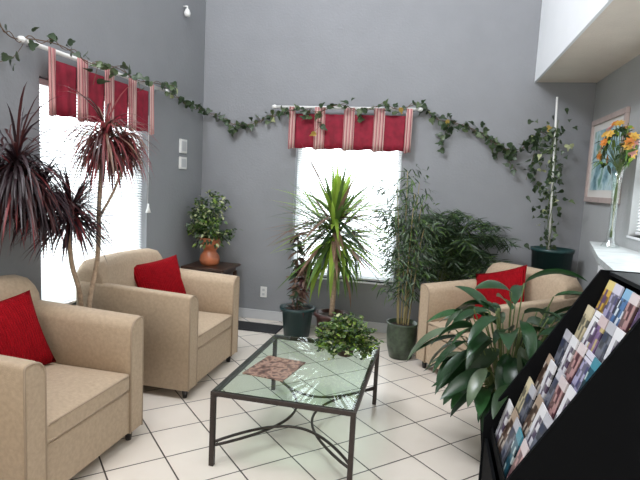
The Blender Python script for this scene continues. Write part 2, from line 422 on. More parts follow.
valance('red valance with pink striped pleats over the back window', (-0.90, YB-.075, 2.195), 0)
valance('red valance with pink striped pleats over the left window, part hidden by burgundy leaves', (XL+.06, 3.47, 2.205), PI/2)
def rod(label, p0, p1, wall):
    root = thing('curtain_rod', label, 'curtain rod', p0, 0, 'white curtain rods')
    d = Vector(p1)-Vector(p0)
    obj('rod', T([(0, 0, 0), d], .014, sides=14), PLASTIC, root)
    for e in (Vector((0, 0, 0)), d):
        bm = lathe([(0, -.03), (.016, -.022), (.022, 0), (.016, .022), (0, .03)], 16); 
        q = Vector((0, 0, 1)).rotation_difference(d.normalized()).to_matrix(); bmesh.ops.transform(bm, matrix=Matrix.Translation(e)@q.to_4x4(), verts=bm.verts)
        obj('finial', bm, PLASTIC, root)
    for t in (.06, .94):
        q = d*t; w_ = Vector(wall); obj('bracket', T([q, q+w_], .008, sides=8), PLASTIC, root)
rod('white curtain rod above the back window', (-1.68, YB-.075, 2.245), (-0.22, YB-.075, 2.245), (0, .075, 0))
rod('white curtain rod above the left window', (XL+.06, 2.66, 2.245), (XL+.06, 4.32, 2.245), (-.06, 0, 0))

# ================================================================== ARMCHAIRS (local +x is the front)
def armchair(label, loc, rotz):
    root = thing('club_armchair', label, 'armchair', loc, rotz, 'tan club armchairs')
    W, D = 0.86, 0.87; hx, hy = D/2, W/2
    obj('base', B(-hx+.03, hx-.012, -hy+.02, hy-.02, .07, .315, bev=.012), FABRIC, root)
    for s in (-1, 1):
        # arm: outer edge crisp, inner edge rolled; top rises slightly toward the back
        th = .118
        def section(x, top, ins):
            yo, yi, zt = hy-ins, hy-th+ins, top-ins; pts = [(yo, .068+ins)]
            for k in range(4): a = PI/2*k/3; pts.append((yo-.02+.02*math.cos(a), zt-.02+.02*math.sin(a)))
            for k in range(7): a = PI/2+PI/2*k/6; pts.append((yi+.068+.068*math.cos(a), zt-.068+.068*math.sin(a)))
            pts.append((yi, .068+ins)); return [(x, s*y, z) for y, z in pts]
        secs = [section(-hx, .735, .012), section(-hx+.012, .745, 0), section(-.2, .738, 0), section(.1, .726, 0), section(hx-.03, .715, 0), section(hx-.010, .713, .002), section(hx-.002, .711, .007), section(hx, .710, .013)]
        bm = bmesh.new(); V = [[bm.verts.new(p) for p in q] for q in secs]; m_ = len(V[0])
        for a, b in zip(V, V[1:]):
            for k in range(m_): bm.faces.new((a[k], a[(k+1) % m_], b[(k+1) % m_], b[k]))
        bm.faces.new(V[0]); bm.faces.new(V[-1]); bmesh.ops.recalc_face_normals(bm, faces=bm.faces)
        ao = obj('arm', bm, FABRIC, root, smooth=True)
        ao.data.polygons[len(ao.data.polygons)-1].use_smooth = False
        obj('arm_piping', T([(hx-.004, y, z) for x, y, z in section(hx, .711, .003)], .0055, sides=6), PIPING, ao)
    # backrest: curved (barrel) slab
    bm = bmesh.new(); nx = 16; g = []
    for i in range(nx+1):
        t = i/nx*2-1; y = t*(hy-.012); inset = .05*(t*t)        # plan curve
        rz = max(0, abs(t)-.86)/.14; top = .895-.055*(1-math.sqrt(max(0, 1-rz*rz)))-.012*t*t
        g.append([(-hx+.005+inset*.2, y, .07), (-hx-.02+inset*.2, y, top-.05), (-hx+.015+inset*.3, y, top-.008), (-hx+.06+inset*.5, y, top), (-hx+.125+inset, y, top-.012), (-hx+.155+inset, y, top-.055), (-hx+.225+inset, y, .33), (-hx+.2+inset, y, .2)])
    V = [[bm.verts.new(p) for p in r] for r in g]
    for i in range(nx):
        for j in range(8):
            bm.faces.new((V[i][j], V[i][(j+1) % 8], V[i+1][(j+1) % 8], V[i+1][j]))
    bm.faces.new(V[0]); bm.faces.new(V[-1][::-1]); bmesh.ops.recalc_face_normals(bm, faces=bm.faces)
    be = [e for e in bm.edges if any(len(f.verts) == 8 for f in e.link_faces)]
    bmesh.ops.bevel(bm, geom=be, offset=.015, segments=3, profile=.5, affect='EDGES', clamp_overlap=True)
    obj('backrest', bm, FABRIC, root, smooth=True)
    # seat cushion, slightly crowned
    cx0, cx1, cy = -hx+.2, hx-.004, hy-.121
    bm = bmesh.new(); box(bm, cx0, cx1, -cy, cy, .318, .418)
    bmesh.ops.subdivide_edges(bm, edges=bm.edges[:], cuts=7, use_grid_fill=True)
    for v in bm.verts:
        a = (v.co.x-cx0)/(cx1-cx0)*2-1; b = v.co.y/cy; k = max(0, (1-a**4))*max(0, (1-b**4))
        if v.co.z > .38: v.co.z += .028*k
    es = [e for e in bm.edges if len(e.link_faces) == 2 and e.calc_face_angle(0) > 1.0]
    bmesh.ops.bevel(bm, geom=es, offset=.014, segments=3, profile=.5, affect='EDGES')
    cu = obj('seat_cushion', bm, FABRIC, root, smooth=True)
    for z in (.408, .328):
        obj('cushion_piping', T([(cx0+.1, -cy+.006, z), (cx1-.02, -cy+.006, z), (cx1-.004, -cy+.02, z), (cx1-.002, 0, z), (cx1-.004, cy-.02, z), (cx1-.02, cy-.006, z), (cx0+.1, cy-.006, z)], .005, sides=6), PIPING, cu)
    for sx in (-1, 1):
        for sy in (-1, 1):
            obj('leg', lathe([(0, 0), (.016, 0), (.024, .075), (0, .075)], 14, (sx*(hx-.055), sy*(hy-.055), 0)), LEGW, root)
    return root
armchair('tan club armchair at the left edge, nearest the camera, with a red cushion', (-1.985, 2.11, 0), 0)
protoc = [o for o in C.objects if o.name.startswith('club_armchair')][0]
copytree(protoc, (-1.955, 3.475, 0), 0, 'tan club armchair by the left window, behind the foreground armchair', 'tan club armchairs')
copytree(protoc, (.53, 4.23, 0), math.radians(218), 'tan club armchair set at an angle in the right corner, half hidden by big leaves', 'tan club armchairs')

def pillow_bm(sz, th):
    bm = bmesh.new(); n = 14; g = {}
    for s in (0, 1):
        for i in range(n+1):
            for j in range(n+1):
                a, b = i/n*2-1, j/n*2-1
                edge = max(0, (1-a*a))*max(0, (1-b*b))
                pin = 1-.07*(1-a*a)*(b*b)-.0; pin2 = 1-.07*(1-b*b)*(a*a)
                x = a*sz/2*pin2; y = b*sz/2*pin; z = (1 if s else -1)*(th/2*edge**.45)
                if 0 < i < n and 0 < j < n: g[s, i, j] = bm.verts.new((x, y, z))
                elif s == 0: g[0, i, j] = g[1, i, j] = bm.verts.new((x, y, 0))
    for s in (0, 1):
        for i in range(n):
            for j in range(n):
                q = (g[s, i, j], g[s, i+1, j], g[s, i+1, j+1], g[s, i, j+1]); f = bm.faces.new(q if s else q[::-1]); f.smooth = True
    return bm
def pillow(label, loc, fwd, spin, sz=.41, th=.13, lean=22):
    """loc = centre; fwd = horizontal angle its face points; spin = rotation in its own plane"""
    o = obj('throw_pillow', pillow_bm(sz, th), RED)
    R1 = Matrix.Rotation(math.radians(fwd), 4, 'Z') @ Matrix.Rotation(math.radians(90-lean), 4, 'Y') @ Matrix.Rotation(math.radians(90+spin), 4, 'Z')
    o.rotation_euler = R1.to_euler(); o.location = loc
    tag(o, label, 'cushion', 'red throw pillows'); return o
pillow('crimson textured cushion in the foreground armchair at the left edge', (-2.10, 2.16, .622), -14, 6, .42)
pillow('crimson cushion in the armchair by the left window', (-2.08, 3.66, .625), -30, 8, .43)
pillow('crimson cushion in the right corner armchair, partly behind green leaves', (.55, 4.35, .64), 222, 20, .50)

# ================================================================== COFFEE TABLE
x0, x1, y0, y1, H = -1.062, -0.305, 2.37, 3.44, .41
t = thing('coffee_table', 'glass-topped coffee table with dark bronze metal frame in the middle of the room', 'coffee table', ((x0+x1)/2, (y0+y1)/2, 0))
cx, cy = (x0+x1)/2, (y0+y1)/2; hx, hy = (x1-x0)/2, (y1-y0)/2; b_ = .013
fr = bmesh.new()
box(fr, -hx, hx, -hy, -hy+2*b_, H-.028, H-.004, bev=.002); box(fr, -hx, hx, hy-2*b_, hy, H-.028, H-.004, bev=.002)
box(fr, -hx, -hx+2*b_, -hy+2*b_, hy-2*b_, H-.028, H-.004, bev=.002); box(fr, hx-2*b_, hx, -hy+2*b_, hy-2*b_, H-.028, H-.004, bev=.002)
obj('top_frame', fr, IRON, t)
obj('glass_top', B(-hx+.012, hx-.012, -hy+.012, hy-.012, H-.004, H+.004, bev=.0015), GLASS_T, t)
for sx in (-1, 1):
    for sy in (-1, 1):
        xx, yy = sx*(hx-b_), sy*(hy-b_); obj('leg', B(xx-b_, xx+b_, yy-b_, yy+b_, 0, H-.028, bev=.002), IRON, t)
def arc(a, bp, bow, z):
    a, bp = Vector(a), Vector(bp); pts = []
    for k in range(21):
        s = k/20; q = a.lerp(bp, s)+Vector(bow)*math.sin(PI*s)**.9; pts.append((q.x, q.y, z))
    return pts
k = b_
obj('curved_stretcher', T(arc((-hx+k, -hy+k), (hx-k, -hy+k), (0, .30), .125), .008), IRON, t)
obj('curved_stretcher', T(arc((-hx+k, hy-k), (hx-k, hy-k), (0, -.30), .125), .008), IRON, t)
obj('curved_stretcher', T(arc((-hx+k, -hy+k), (-hx+k, hy-k), (.30, 0), .108), .008), IRON, t)
obj('curved_stretcher', T(arc((hx-k, -hy+k), (hx-k, hy-k), (-.31, 0), .108), .008), IRON, t)
# booklet on the glass
m_ = bmesh.new(); box(m_, -.125, .125, -.165, .165, 0, .006, bev=.001)
bk = obj('magazine', m_, MAGC); bk.location = (-.845, 2.78, H+.0042); bk.rotation_euler = (0, 0, math.radians(-8))
tag(bk, 'brown and pink picture magazine lying on the glass coffee table', 'magazine')

# ================================================================== PLANTS
def pot(parent, r0, r1, h, m, rim=.012, name='pot', soil=True, c=(0, 0, 0), th=.012):
    o = obj(name, lathe([(0, 0), (r0, 0), (r1-.004, h-.03), (r1+rim-.004, h-.03), (r1+rim, h), (r1-th, h), (r1-th-.004, h-.05), (0, h-.05)], 32, c), m, parent)
    if soil:
        obj('soil', lathe([(0, h-.022), (r1-th-.006, h-.03), (r1-th-.006, h-.048), (0, h-.048)], 24, c), SOIL, o)
    return o
random.seed(7)
# --- dracaena between the left armchairs
P0 = Vector((-2.13, 2.80, 0))
t = thing('dracaena_plant', 'tall dracaena with bare tan canes and burgundy spiky crowns between the left armchairs', 'plant', P0)
pot(t, .13, .165, .30, DKWOOD)
crowns = [((-.03, -.08, 1.25), .37, 300, [L_DKP, L_RED, L_ROSE], (5, 1.5, .5), .45), ((.075, .10, 1.74), .40, 260, [L_RED, L_ROSE, L_BROWN], (3, 2.2, 1.2), 1.0), ((.13, .22, 1.72), .28, 120, [L_ROSE, L_RED, L_BROWN], (2, 2, 1), 1.3)]
canes = [[(-.04, -.02, .27), (-.03, .01, .66), (-.05, -.05, .92), (-.05, -.07, 1.12), (-.03, -.08, 1.26)],
         [(.03, .01, .27), (.035, .0, .66), (.065, .04, .95), (.06, .06, 1.25), (.06, .08, 1.5), (.075, .10, 1.73)],
         [(.062, .05, 1.2), (.12, .14, 1.40), (.14, .20, 1.60), (.13, .22, 1.70)]]
def smooth_pts(pts, n=5):
    pts = [Vector(p) for p in pts]; out = []
    for i in range(len(pts)-1):
        p0 = pts[max(i-1, 0)]; p1 = pts[i]; p2 = pts[i+1]; p3 = pts[min(i+2, len(pts)-1)]
        for j in range(n):
            s = j/n; out.append(.5*((2*p1)+(-p0+p2)*s+(2*p0-5*p1+4*p2-p3)*s*s+(-p0+3*p1-3*p2+p3)*s**3))
    return out+[pts[-1]]
for i, c in enumerate(canes): obj('cane', T(smooth_pts(c), (.017, .017, .009)[i], r_end=(.012, .011, .007)[i]), BARK, t, smooth=True)
for c, L, n, ms, ws, dr in crowns:
    bm = bmesh.new()
    for i in range(n):
        d = rdir(-.35, 1.0); b0 = Vector(c)+Vector((0, 0, random.uniform(-.09, .05)))
        blade(bm, b0, d, L*random.uniform(.65, 1.1), .014, dr*random.uniform(.8, 2.0)*1.6, pick(ws), 6, clampx=XL+.05-P0.x+random.uniform(0, .05))
    obj('leaf_crown', bm, ms, t)
P0 = Vector((-2.27, 1.42, 0))
t = thing('dracaena_plant', 'dark drooping burgundy dracaena crown reaching in at the left edge above the foreground armchair', 'plant', P0)
pot(t, .12, .15, .28, DKWOOD)
obj('cane', T(smooth_pts([(0, 0, .25), (0, .08, .7), (-.02, .35, 1.1), (-.03, .75, 1.38), (-.03, 1.02, 1.46)]), .020, r_end=.013), BARK, t, smooth=True)
for c, L, n, ws in (((-.03, 1.04, 1.50), .50, 330, (6, 2, .5)), ((.03, 1.16, 1.36), .38, 170, (5, 3, 1.0))):
    bm = bmesh.new()
    for i in range(n):
        d = rdir(-.3, 1.0); b0 = Vector(c)+Vector((0, 0, random.uniform(-.10, .06)))
        blade(bm, b0, d, L*random.uniform(.6, 1.1), .015, random.uniform(1.2, 3.2), pick(ws), 6, clampx=XL+.05-P0.x+random.uniform(0, .05))
    obj('leaf_crown', bm, [L_DKP, L_RED, L_ROSE], t)

# --- urn plant on the corner table
t = thing('side_table', 'small dark wooden side table in the back left corner holding the terracotta urn', 'side table', (-2.22, 4.90, 0))
obj('tabletop', B(-.23, .23, -.23, .23, .575, .60, bev=.006), DKWOOD, t)
obj('apron', B(-.19, .19, -.19, .19, .52, .575, bev=.002), DKWOOD, t)
for sx in (-1, 1):
    for sy in (-1, 1): obj('leg', B(sx*.185-.018, sx*.185+.018, sy*.185-.018, sy*.185+.018, 0, .53, bev=.003), DKWOOD, t)
t = thing('urn_plant', 'bushy variegated green plant in a terracotta urn on the corner side table', 'plant', (-2.235, 4.88, .601))
u = obj('urn', lathe([(0, 0), (.075, 0), (.095, .02), (.105, .06), (.095, .10), (.07, .135), (.062, .15), (.075, .17), (.10, .205), (.108, .235), (.10, .265), (.115, .285), (.10, .285), (.088, .26), (0, .255)], 32), TERRA, t)
obj('soil', lathe([(0, .272), (.085, .268), (.085, .258), (0, .258)], 20), SOIL, u)
bm = bmesh.new(); st = bmesh.new()
for i in range(34):
    d = rdir(.1, 1); tip = Vector((0, 0, .28))+Vector((d.x*.22, d.y*.20, d.z*.46+.02))
    p_ = smooth_pts([(d.x*.02, d.y*.02, .26), Vector((d.x*.08, d.y*.08, .28+d.z*.24)), tip], 4); tube(st, p_, .0025, 5)
    for q in p_[3:]:
        for _ in range(6): leaf(bm, q+Vector((random.gauss(0, .025), random.gauss(0, .025), random.gauss(0, .02))), rdir(-.7, .5), random.uniform(.035, .06), random.uniform(.02, .03), pick((5, 3, 1.0, 3)), clampy=.30, clampx=-.25)
for i in range(90):
    a = random.uniform(0, 2*PI); r = random.uniform(.09, .18)
    leaf(bm, (r*math.cos(a), r*math.sin(a), random.uniform(.22, .36)), (math.cos(a), math.sin(a), -.6), .055, .026, pick((5, 3, 1, 1.5)), clampy=.30, clampx=-.25)
obj('stems', st, STEMG, t); obj('foliage', bm, [L_DARK, L_MID, L_LIME, L_CREAM], t)

# --- thin reddish plant in dark green pot
t = thing('croton_plant', 'thin reddish-leaved plant in a dark green pot left of the back window', 'plant', (-1.25, 4.78, 0))
pot(t, .125, .155, .285, DKGREEN, rim=.022)
bm = bmesh.new(); st = bmesh.new()
for (dx, dy, h) in ((-.02, 0, .98), (.04, .02, .72), (.0, -.03, .5)):
    p_ = smooth_pts([(dx*.3, dy*.3, .25), (dx, dy, .25+(h-.25)*.5), (dx*1.6, dy, h)], 6); tube(st, p_, .006, 6, r_end=.003)
    for i, q in enumerate(p_[5:]):
        for _ in range(14 if h > .6 else 5): leaf(bm, q, rdir(-.6, .6), random.uniform(.07, .13), random.uniform(.025, .04), pick((4, 3, 2)), curl=.4)
for i in range(26): blade(bm, (random.gauss(0, .03), random.gauss(0, .03), .26), rdir(.4, 1), random.uniform(.1, .24), .014, 1.2, pick((2, 1, 3)), 4)
obj('stems', st, STEMB, t); obj('foliage', bm, [L_BROWN, L_DARK, L_RED], t)

# --- large spiky yucca in front of the window
t = thing('yucca_plant', 'large spiky green yucca with long pointed leaves in front of the back window', 'plant', (-.91, 4.78, 0))
pot(t, .12, .15, .26, MAROON, rim=.02)
obj('trunk', T(smooth_pts([(0, 0, .23), (.01, 0, .6), (-.01, 0, .9), (-.02, 0, 1.22)]), .026, r_end=.018), BARK, t)
bm = bmesh.new()
for i in range(190):
    d = rdir(-.45, .9); z = 1.10+random.uniform(-.16, .14); d.y *= .8
    blade(bm, (-.02, 0, z), d, random.uniform(.46, .78), random.uniform(.032, .046), random.uniform(.1, .7), pick((4, 4, 1.5, 2.6)), 6, clampy=.36)
for i in range(20):   # stiff bright top leaves
    d = Vector((random.gauss(0, .28), random.gauss(0, .22), 1)); blade(bm, (-.02, 0, 1.18), d, random.uniform(.36, .52), .042, .12, 0, 6, clampy=.36)
for i in range(75):   # hanging lower straps
    a = random.uniform(0, 2*PI); r = random.uniform(.0, .05)
    blade(bm, (-.01+r*math.cos(a), r*math.sin(a), random.uniform(.68, 1.0)), (math.cos(a)*.8, math.sin(a)*.8, .45), random.uniform(.34, .52), .036, 3.6, pick((5, 3, .8, .4)), 7)
obj('leaves', bm, [L_LIME, L_MID, L_DARK, L_BROWN], t)

# --- bamboo-like plant in mottled green pot
t = thing('bamboo_plant', 'tall airy bamboo-like plant with tan canes in a mottled green pot right of the window', 'plant', (-.215, 4.50, 0))
o = obj('pot', lathe([(0, 0), (.10, 0), (.125, .1), (.135, .22), (.13, .29), (.145, .315), (.125, .315), (.115, .27), (0, .265)], 32), OLIVE, t)
obj('soil', lathe([(0, .29), (.112, .286), (.112, .272), (0, .272)], 24), SOIL, o)
bm = bmesh.new()
for i, (dx, dy, h) in enumerate(((-.10, .05, 1.50), (-.04, .10, 1.64), (.02, .02, 1.45), (.07, .12, 1.35), (-.13, .14, 1.22), (.13, .06, 1.18), (.04, .2, 1.55))):
    p_ = smooth_pts([(dx*.35, dy*.35, .27), (dx*.6, dy*.6, .7), (dx*.9, dy*.9, 1.1), (dx*1.3, dy*1.2, h)], 6)
    obj('cane', T(p_, .0075, sides=7, r_end=.003), CANE, t)
    for q in p_[4:]:
        for _ in range(3 if q.z < 0.75 else (6 if q.z < 1.25 else 3)):
            d = rdir(-.3, .6); tw = q+d*random.uniform(.03, .17)
            for _ in range(4): leaf(bm, tw+Vector((random.gauss(0, .025), random.gauss(0, .025), random.gauss(0, .025))), (d+rdir(-1, .1)*.9), random.uniform(.06, .11), .013, pick((5, 2, 3)), LANCE, curl=.3, clampy=.62)
    tip = p_[-1]
    for _ in range(4):
        d = rdir(0, .4); blade(bm, tip-Vector((0, 0, random.uniform(0, .3))), d, random.uniform(.16, .3), .010, 1.6, pick((3, 3, 3)), 6, clampy=.62)
obj('foliage', bm, [L_DARK, L_MID, L_GREYG], t)

# --- dark feathery palm behind the right armchair
t = thing('palm_plant', 'dark green feathery palm spreading against the back wall behind the right armchair', 'plant', (.06, 4.95, 0))
pot(t, .11, .14, .26, TERRA)
bm = bmesh.new(); st = bmesh.new()
for i in range(46):
    a = random.uniform(-.35, PI*1.05) if i % 5 else random.uniform(0, 2*PI)
    tx = random.uniform(-.22, .62) if i > 7 else random.uniform(.3, .70); ty = random.uniform(-.30, .18)
    tz = random.uniform(.72, 1.28) - abs(tx-.15)*.18
    p_ = smooth_pts([(0, 0, .24), (tx*.2, ty*.3, .24+tz*.5), (tx*.6, ty*.7, .1+tz*.92), (tx, ty, tz)], 6); tube(st, p_, .003, 5, r_end=.0012)
    for q in p_[8:]:
        for s in (-1, 1):
            for _ in range(4):
                d = Vector((s*random.uniform(.3, 1), random.gauss(0, .6), random.uniform(-.7, .5)))
                leaf(bm, q, d, random.uniform(.07, .13), .0125, pick((6, 1, 1.2)), LANCE, curl=.3, clampy=.22)
obj('stems', st, STEMG, t); obj('fronds', bm, [L_DARK, L_MID, L_GREYG], t)

# --- climbing plant in teal planter on a stand in the right corner
t = thing('plant_stand', 'dark metal plant stand in the right corner behind the armchair', 'plant stand', (1.05, 4.97, 0))
obj('top_plate', lathe([(0, .775), (.17, .775), (.17, .79), (0, .79)], 28), IRON, t)
for a in range(3):
    an = a*2*PI/3+.5; obj('leg', T([(.14*math.cos(an), .14*math.sin(an), .775), (.11*math.cos(an), .11*math.sin(an), .4), (.16*math.cos(an), .16*math.sin(an), 0)], .009), IRON, t)
t = thing('climbing_plant', 'leafy vine climbing a white pole out of a dark teal planter in the right corner', 'plant', (1.05, 4.97, .791))
pot(t, .16, .178, .225, TEAL, rim=.008)
obj('support_pole', T([(-.03, .0, .17), (-.075, .06, 1.57)], .009, sides=12), POLE, t)
bm = bmesh.new(); st = bmesh.new()
for k_ in range(3):
    pts = [(-.03-.04*z/1.4+.022*math.cos(z*9+k_*2.1), .06*z/1.4+.022*math.sin(z*9+k_*2.1), z) for z in [.17+i*.05 for i in range(24 if k_ else 25)]]
    tube(st, pts, .003, 5)
    for q in pts:
        hh = q[2]
        dens = 1.0 if .55 < hh < 1.35 else .45
        for _ in range(3):
            if random.random() > dens: continue
            off_ = Vector((random.gauss(-.03, .075), random.gauss(0, .04), random.gauss(0, .04)))
            leaf(bm, Vector(q)+off_, rdir(-1, .2), random.uniform(.035, .068), random.uniform(.03, .05), pick((5, 3, .5)), HEART, clampy=.20, nrm=Vector((random.gauss(0, .5), -1, random.gauss(.3, .4))))
obj('vine_stems', st, STEMG, t); obj('foliage', bm, [L_IVY, L_IVYL, L_CREAM], t)

# --- garlands of ivy pinned along the walls
def garland(name, label, pts, wall_n, dens, seed, drop=()):
    random.seed(seed); root = thing(name, label, 'garland', pts[0], 0, 'ivy garlands'); o0 = Vector(pts[0])
    P_ = smooth_pts(pts, 8); bm = bmesh.new(); st = bmesh.new(); wn = Vector(wall_n)
    def off():
        return Vector((random.gauss(0, .02)*(1-abs(wn.x)), random.gauss(0, .02)*(1-abs(wn.y)), random.gauss(0, .03)))+wn*random.uniform(.0, .05)
    tube(st, [p-o0 for p in P_], .0035, 5)
    tube(st, [p-o0+Vector((0, 0, .02*math.sin(i*.9)))+wn*.01 for i, p in enumerate(P_)], .0025, 5)
    lines = [P_]
    for d in drop:
        dp = smooth_pts(d, 5); tube(st, [p-o0 for p in dp], .002, 5); lines.append(dp)
    for li, ln in enumerate(lines):
        for a, b in zip(ln, ln[1:]):
            n = (b-a).length*dens*(1 if li == 0 else .75); n = int(n)+(random.random() < n % 1)
            for _ in range(n):
                q = a.lerp(b, random.random())-o0+off(); d = rdir(-1, .35)
                if random.random() < .3: d.z = abs(d.z)
                leaf(bm, q, d, random.uniform(.05, .085), random.uniform(.04, .07), pick((6, 2.4, .12, .25)), HEART, nrm=wn+Vector((random.gauss(0, .45), random.gauss(0, .45), random.gauss(.2, .4))), clampx=(XL+.006-o0.x) if wn.x else None, clampy=(YB-.006-o0.y) if wn.y else None, curl=.15)
    obj('vine_stems', st, STEMB, root); obj('foliage', bm, [L_IVY, L_IVYL, L_YEL, L_CREAM], root); return root
Y_ = YB-.035
garland('ivy_garland', 'ivy garland running along the back wall from the corner pole to the window rod', [(1.0, Y_, 2.04), (.88, Y_, 2.06), (.76, Y_, 1.92), (.62, Y_, 1.90), (.5, Y_, 1.95), (.30, Y_, 2.07), (.12, Y_, 2.13), (-.05, Y_, 2.16), (-.16, Y_, 2.25), (-.28, Y_-.03, 2.29)], (0, -1, 0), 62, 3,
        [[(.62, Y_, 1.9), (.64, Y_, 1.78), (.72, Y_, 1.70)], [(.05, Y_, 2.13), (.03, Y_, 2.02), (.0, Y_, 1.9)], [(.86, Y_, 2.0), (.84, Y_, 1.8), (.80, Y_, 1.62)], [(.5, Y_, 1.93), (.53, Y_, 1.8)]])
garland('ivy_garland', 'ivy garland draped over the back window rod', [(-.28, Y_-.03, 2.29), (-.42, Y_-.07, 2.24), (-.58, Y_-.085, 2.27), (-.8, Y_-.085, 2.22), (-1.0, Y_-.085, 2.27), (-1.2, Y_-.085, 2.20), (-1.42, Y_-.085, 2.22), (-1.60, Y_-.03, 2.19)], (0, -1, 0), 24, 5,
        [[(-1.2, Y_-.085, 2.2), (-1.18, Y_-.09, 2.07), (-1.26, Y_-.09, 1.99)], [(-1.3, Y_-.085, 2.2), (-1.38, Y_-.09, 2.1)], [(-.78, Y_-.09, 2.22), (-.82, Y_-.09, 2.1)]])
garland('ivy_garland', 'ivy garland looping round the back left corner between the two windows', [(-1.60, Y_, 2.19), (-1.75, Y_, 2.15), (-1.93, Y_, 2.07), (-2.12, Y_, 2.06), (-2.26, Y_, 2.12), (-2.40, Y_, 2.17), (XL+.04, Y_-.05, 2.19), (XL+.035, 4.9, 2.20), (XL+.035, 4.65, 2.22), (XL+.04, 4.42, 2.27)], (0, -1, 0), 40, 9,
        [[(-1.93, Y_, 2.07), (-1.95, Y_, 1.98)], [(-2.1, Y_, 2.06), (-2.13, Y_, 1.96)]])
garland('ivy_garland', 'ivy garland trailing over the left window rod to the left edge', [(XL+.10, 4.42, 2.29), (XL+.105, 4.1, 2.27), (XL+.105, 3.8, 2.24), (XL+.105, 3.5, 2.275), (XL+.105, 3.2, 2.24), (XL+.105, 2.95, 2.28), (XL+.08, 2.75, 2.27), (XL+.05, 2.6, 2.24), (XL+.04, 2.5, 2.30), (XL+.04, 2.38, 2.36)], (1, 0, 0), 22, 12,
        [[(XL+.06, 2.7, 2.27), (XL+.04, 2.62, 2.14), (XL+.04, 2.5, 2.08)], [(XL+.1, 3.3, 2.24), (XL+.1, 3.25, 2.1)]])

# --- small plant on the coffee table
random.seed(21)
t = thing('potted_plant', 'small bushy potted plant standing on the far corner of the coffee table', 'plant', (-.50, 3.17, H+.0045))
pot(t, .05, .065, .095, MAROON, rim=.006, th=.006)
bm = bmesh.new(); st = bmesh.new()
for i in range(150):
    d = rdir(-.7, 1); L = random.uniform(.7, 1.15); tip = Vector((d.x*.175*L, d.y*.17*L, .10+d.z*.135*L-(.05 if .0 < d.z < .25 else 0)))
    p_ = smooth_pts([(d.x*.03, d.y*.03, .07), Vector((d.x*.09, d.y*.09, .10+max(0, d.z)*.09)), tip], 4); tube(st, p_, .0018, 4)
    for q in p_[3:]:
        for _ in range(4): leaf(bm, q+Vector((random.gauss(0, .01), random.gauss(0, .01), random.uniform(0, .015))), rdir(-.2, .8), random.uniform(.022, .04), random.uniform(.014, .022), pick((3, 4, 1.2, 1.5)))
for v in bm.verts: v.co.z = max(v.co.z, .003)
obj('stems', st, STEMG, t); obj('foliage', bm, [L_DARK, L_MID, L_LIME, L_CREAM], t)

# --- big leafy plant between rack and armchair
random.seed(33)
PL = Vector((.46, 3.02, 0))
t = thing('peace_lily_plant', 'large glossy broad-leaved plant arching in front of the right armchair beside the brochure rack', 'plant', PL)
pot(t, .10, .13, .25, BLACK)
bm = bmesh.new(); st = bmesh.new()
# (tip offset x,y,z ; base z ; length, width, material)
LV = [(-.30, -.02, .70, .36, .10, 2), (-.20, -.1, .62, .34, .11, 0), (-.12, .0, .82, .30, .12, 0), (.05, .0, 1.00, .36, .12, 1), (.22, .05, .93, .34, .11, 1), (.30, .0, .86, .32, .11, 0), (-.02, -.12, .72, .34, .13, 0), (.12, -.12, .74, .36, .13, 0), (-.1, -.15, .52, .34, .12, 0), (.02, -.18, .50, .36, .13, 3), (.14, -.15, .55, .34, .12, 0),
      (-.02, -.14, .36, .30, .10, 0), (.08, -.14, .36, .28, .10, 3), (-.15, .02, .48, .30, .11, 0), (.25, -.05, .68, .30, .12, 2), (.02, .05, .86, .34, .12, 0), (-.05, .1, .78, .30, .1, 0), (.15, .1, .82, .30, .1, 1), (.3, .1, .72, .3, .1, 0), (-.22, .1, .74, .28, .09, 2), (.0, -.1, .6, .3, .12, 0), (.1, .0, .64, .3, .12, 0), (.2, -.1, .46, .28, .1, 0), (.04, -.16, .64, .3, .1, 1), (-.1, -.1, .68, .28, .1, 3)]
LV2 = [(random.uniform(-.24, .32), random.uniform(-.16, .12), random.uniform(.40, .86), random.uniform(.24, .32), random.uniform(.09, .12), pick((6, 4, 2, 2))) for _ in range(64)]
for k_ in range(3):
    for (x, y, z, L, W_, mi) in (LV2 if k_ == 2 else LV):
        if k_ == 1: x, y, z, L, W_ = x*.8+random.gauss(0, .05), y+random.gauss(0, .07), z*random.uniform(.82, .98), L*.9, W_*.9; mi = pick((5, 3, 1, 1))
        mid = Vector((x, y, z)); out = Vector((x, y, 0)); out = out.normalized() if out.length > .03 else Vector((-.5, -.8, 0))
        base = Vector((x*.15, y*.15, .22)); tube(st, smooth_pts([base, base.lerp(mid, .5)+Vector((0, 0, .08)), mid], 5), .004, 5)
        d = (out*.9+Vector((random.gauss(0, .25), random.gauss(0, .25), random.uniform(.0, .7) if z > .7 else random.uniform(-.5, .3)))).normalized()
        W_ *= .82; drp = random.uniform(.5, 1.7)
        n = 10; p = mid.copy(); rows = []; side = d.cross(Vector((0, 0, 1))).normalized(); tilt = random.gauss(0, .35); side = Quaternion(d, tilt)@side
        for i in range(n+1):
            s = i/n; wd = W_*.5*math.sin(PI*min(1, s**.8))**.8 if 0 < i < n else 0; nr = side.cross(d).normalized()
            rows.append([bm.verts.new(p-side*wd+nr*wd*.35), bm.verts.new(p), bm.verts.new(p+side*wd+nr*wd*.35)] if wd > 0 else [bm.verts.new(p)])
            d = (d+Vector((0, 0, -drp/n))).normalized(); p = p+d*(L/n)
        for a, b in zip(rows, rows[1:]):
            if len(a) == 1: fs = [(a[0], b[1], b[0]), (a[0], b[2], b[1])]
            elif len(b) == 1: fs = [(a[0], a[1], b[0]), (a[1], a[2], b[0])]
            else: fs = [(a[0], a[1], b[1], b[0]), (a[1], a[2], b[2], b[1])]
            for f in fs: ff = bm.faces.new(f); ff.material_index = mi; ff.smooth = True
obj('stalks', st, STEMG, t); obj('leaves', bm, [L_LILY, L_LILY2, L_GREYG, L_DARK], t)

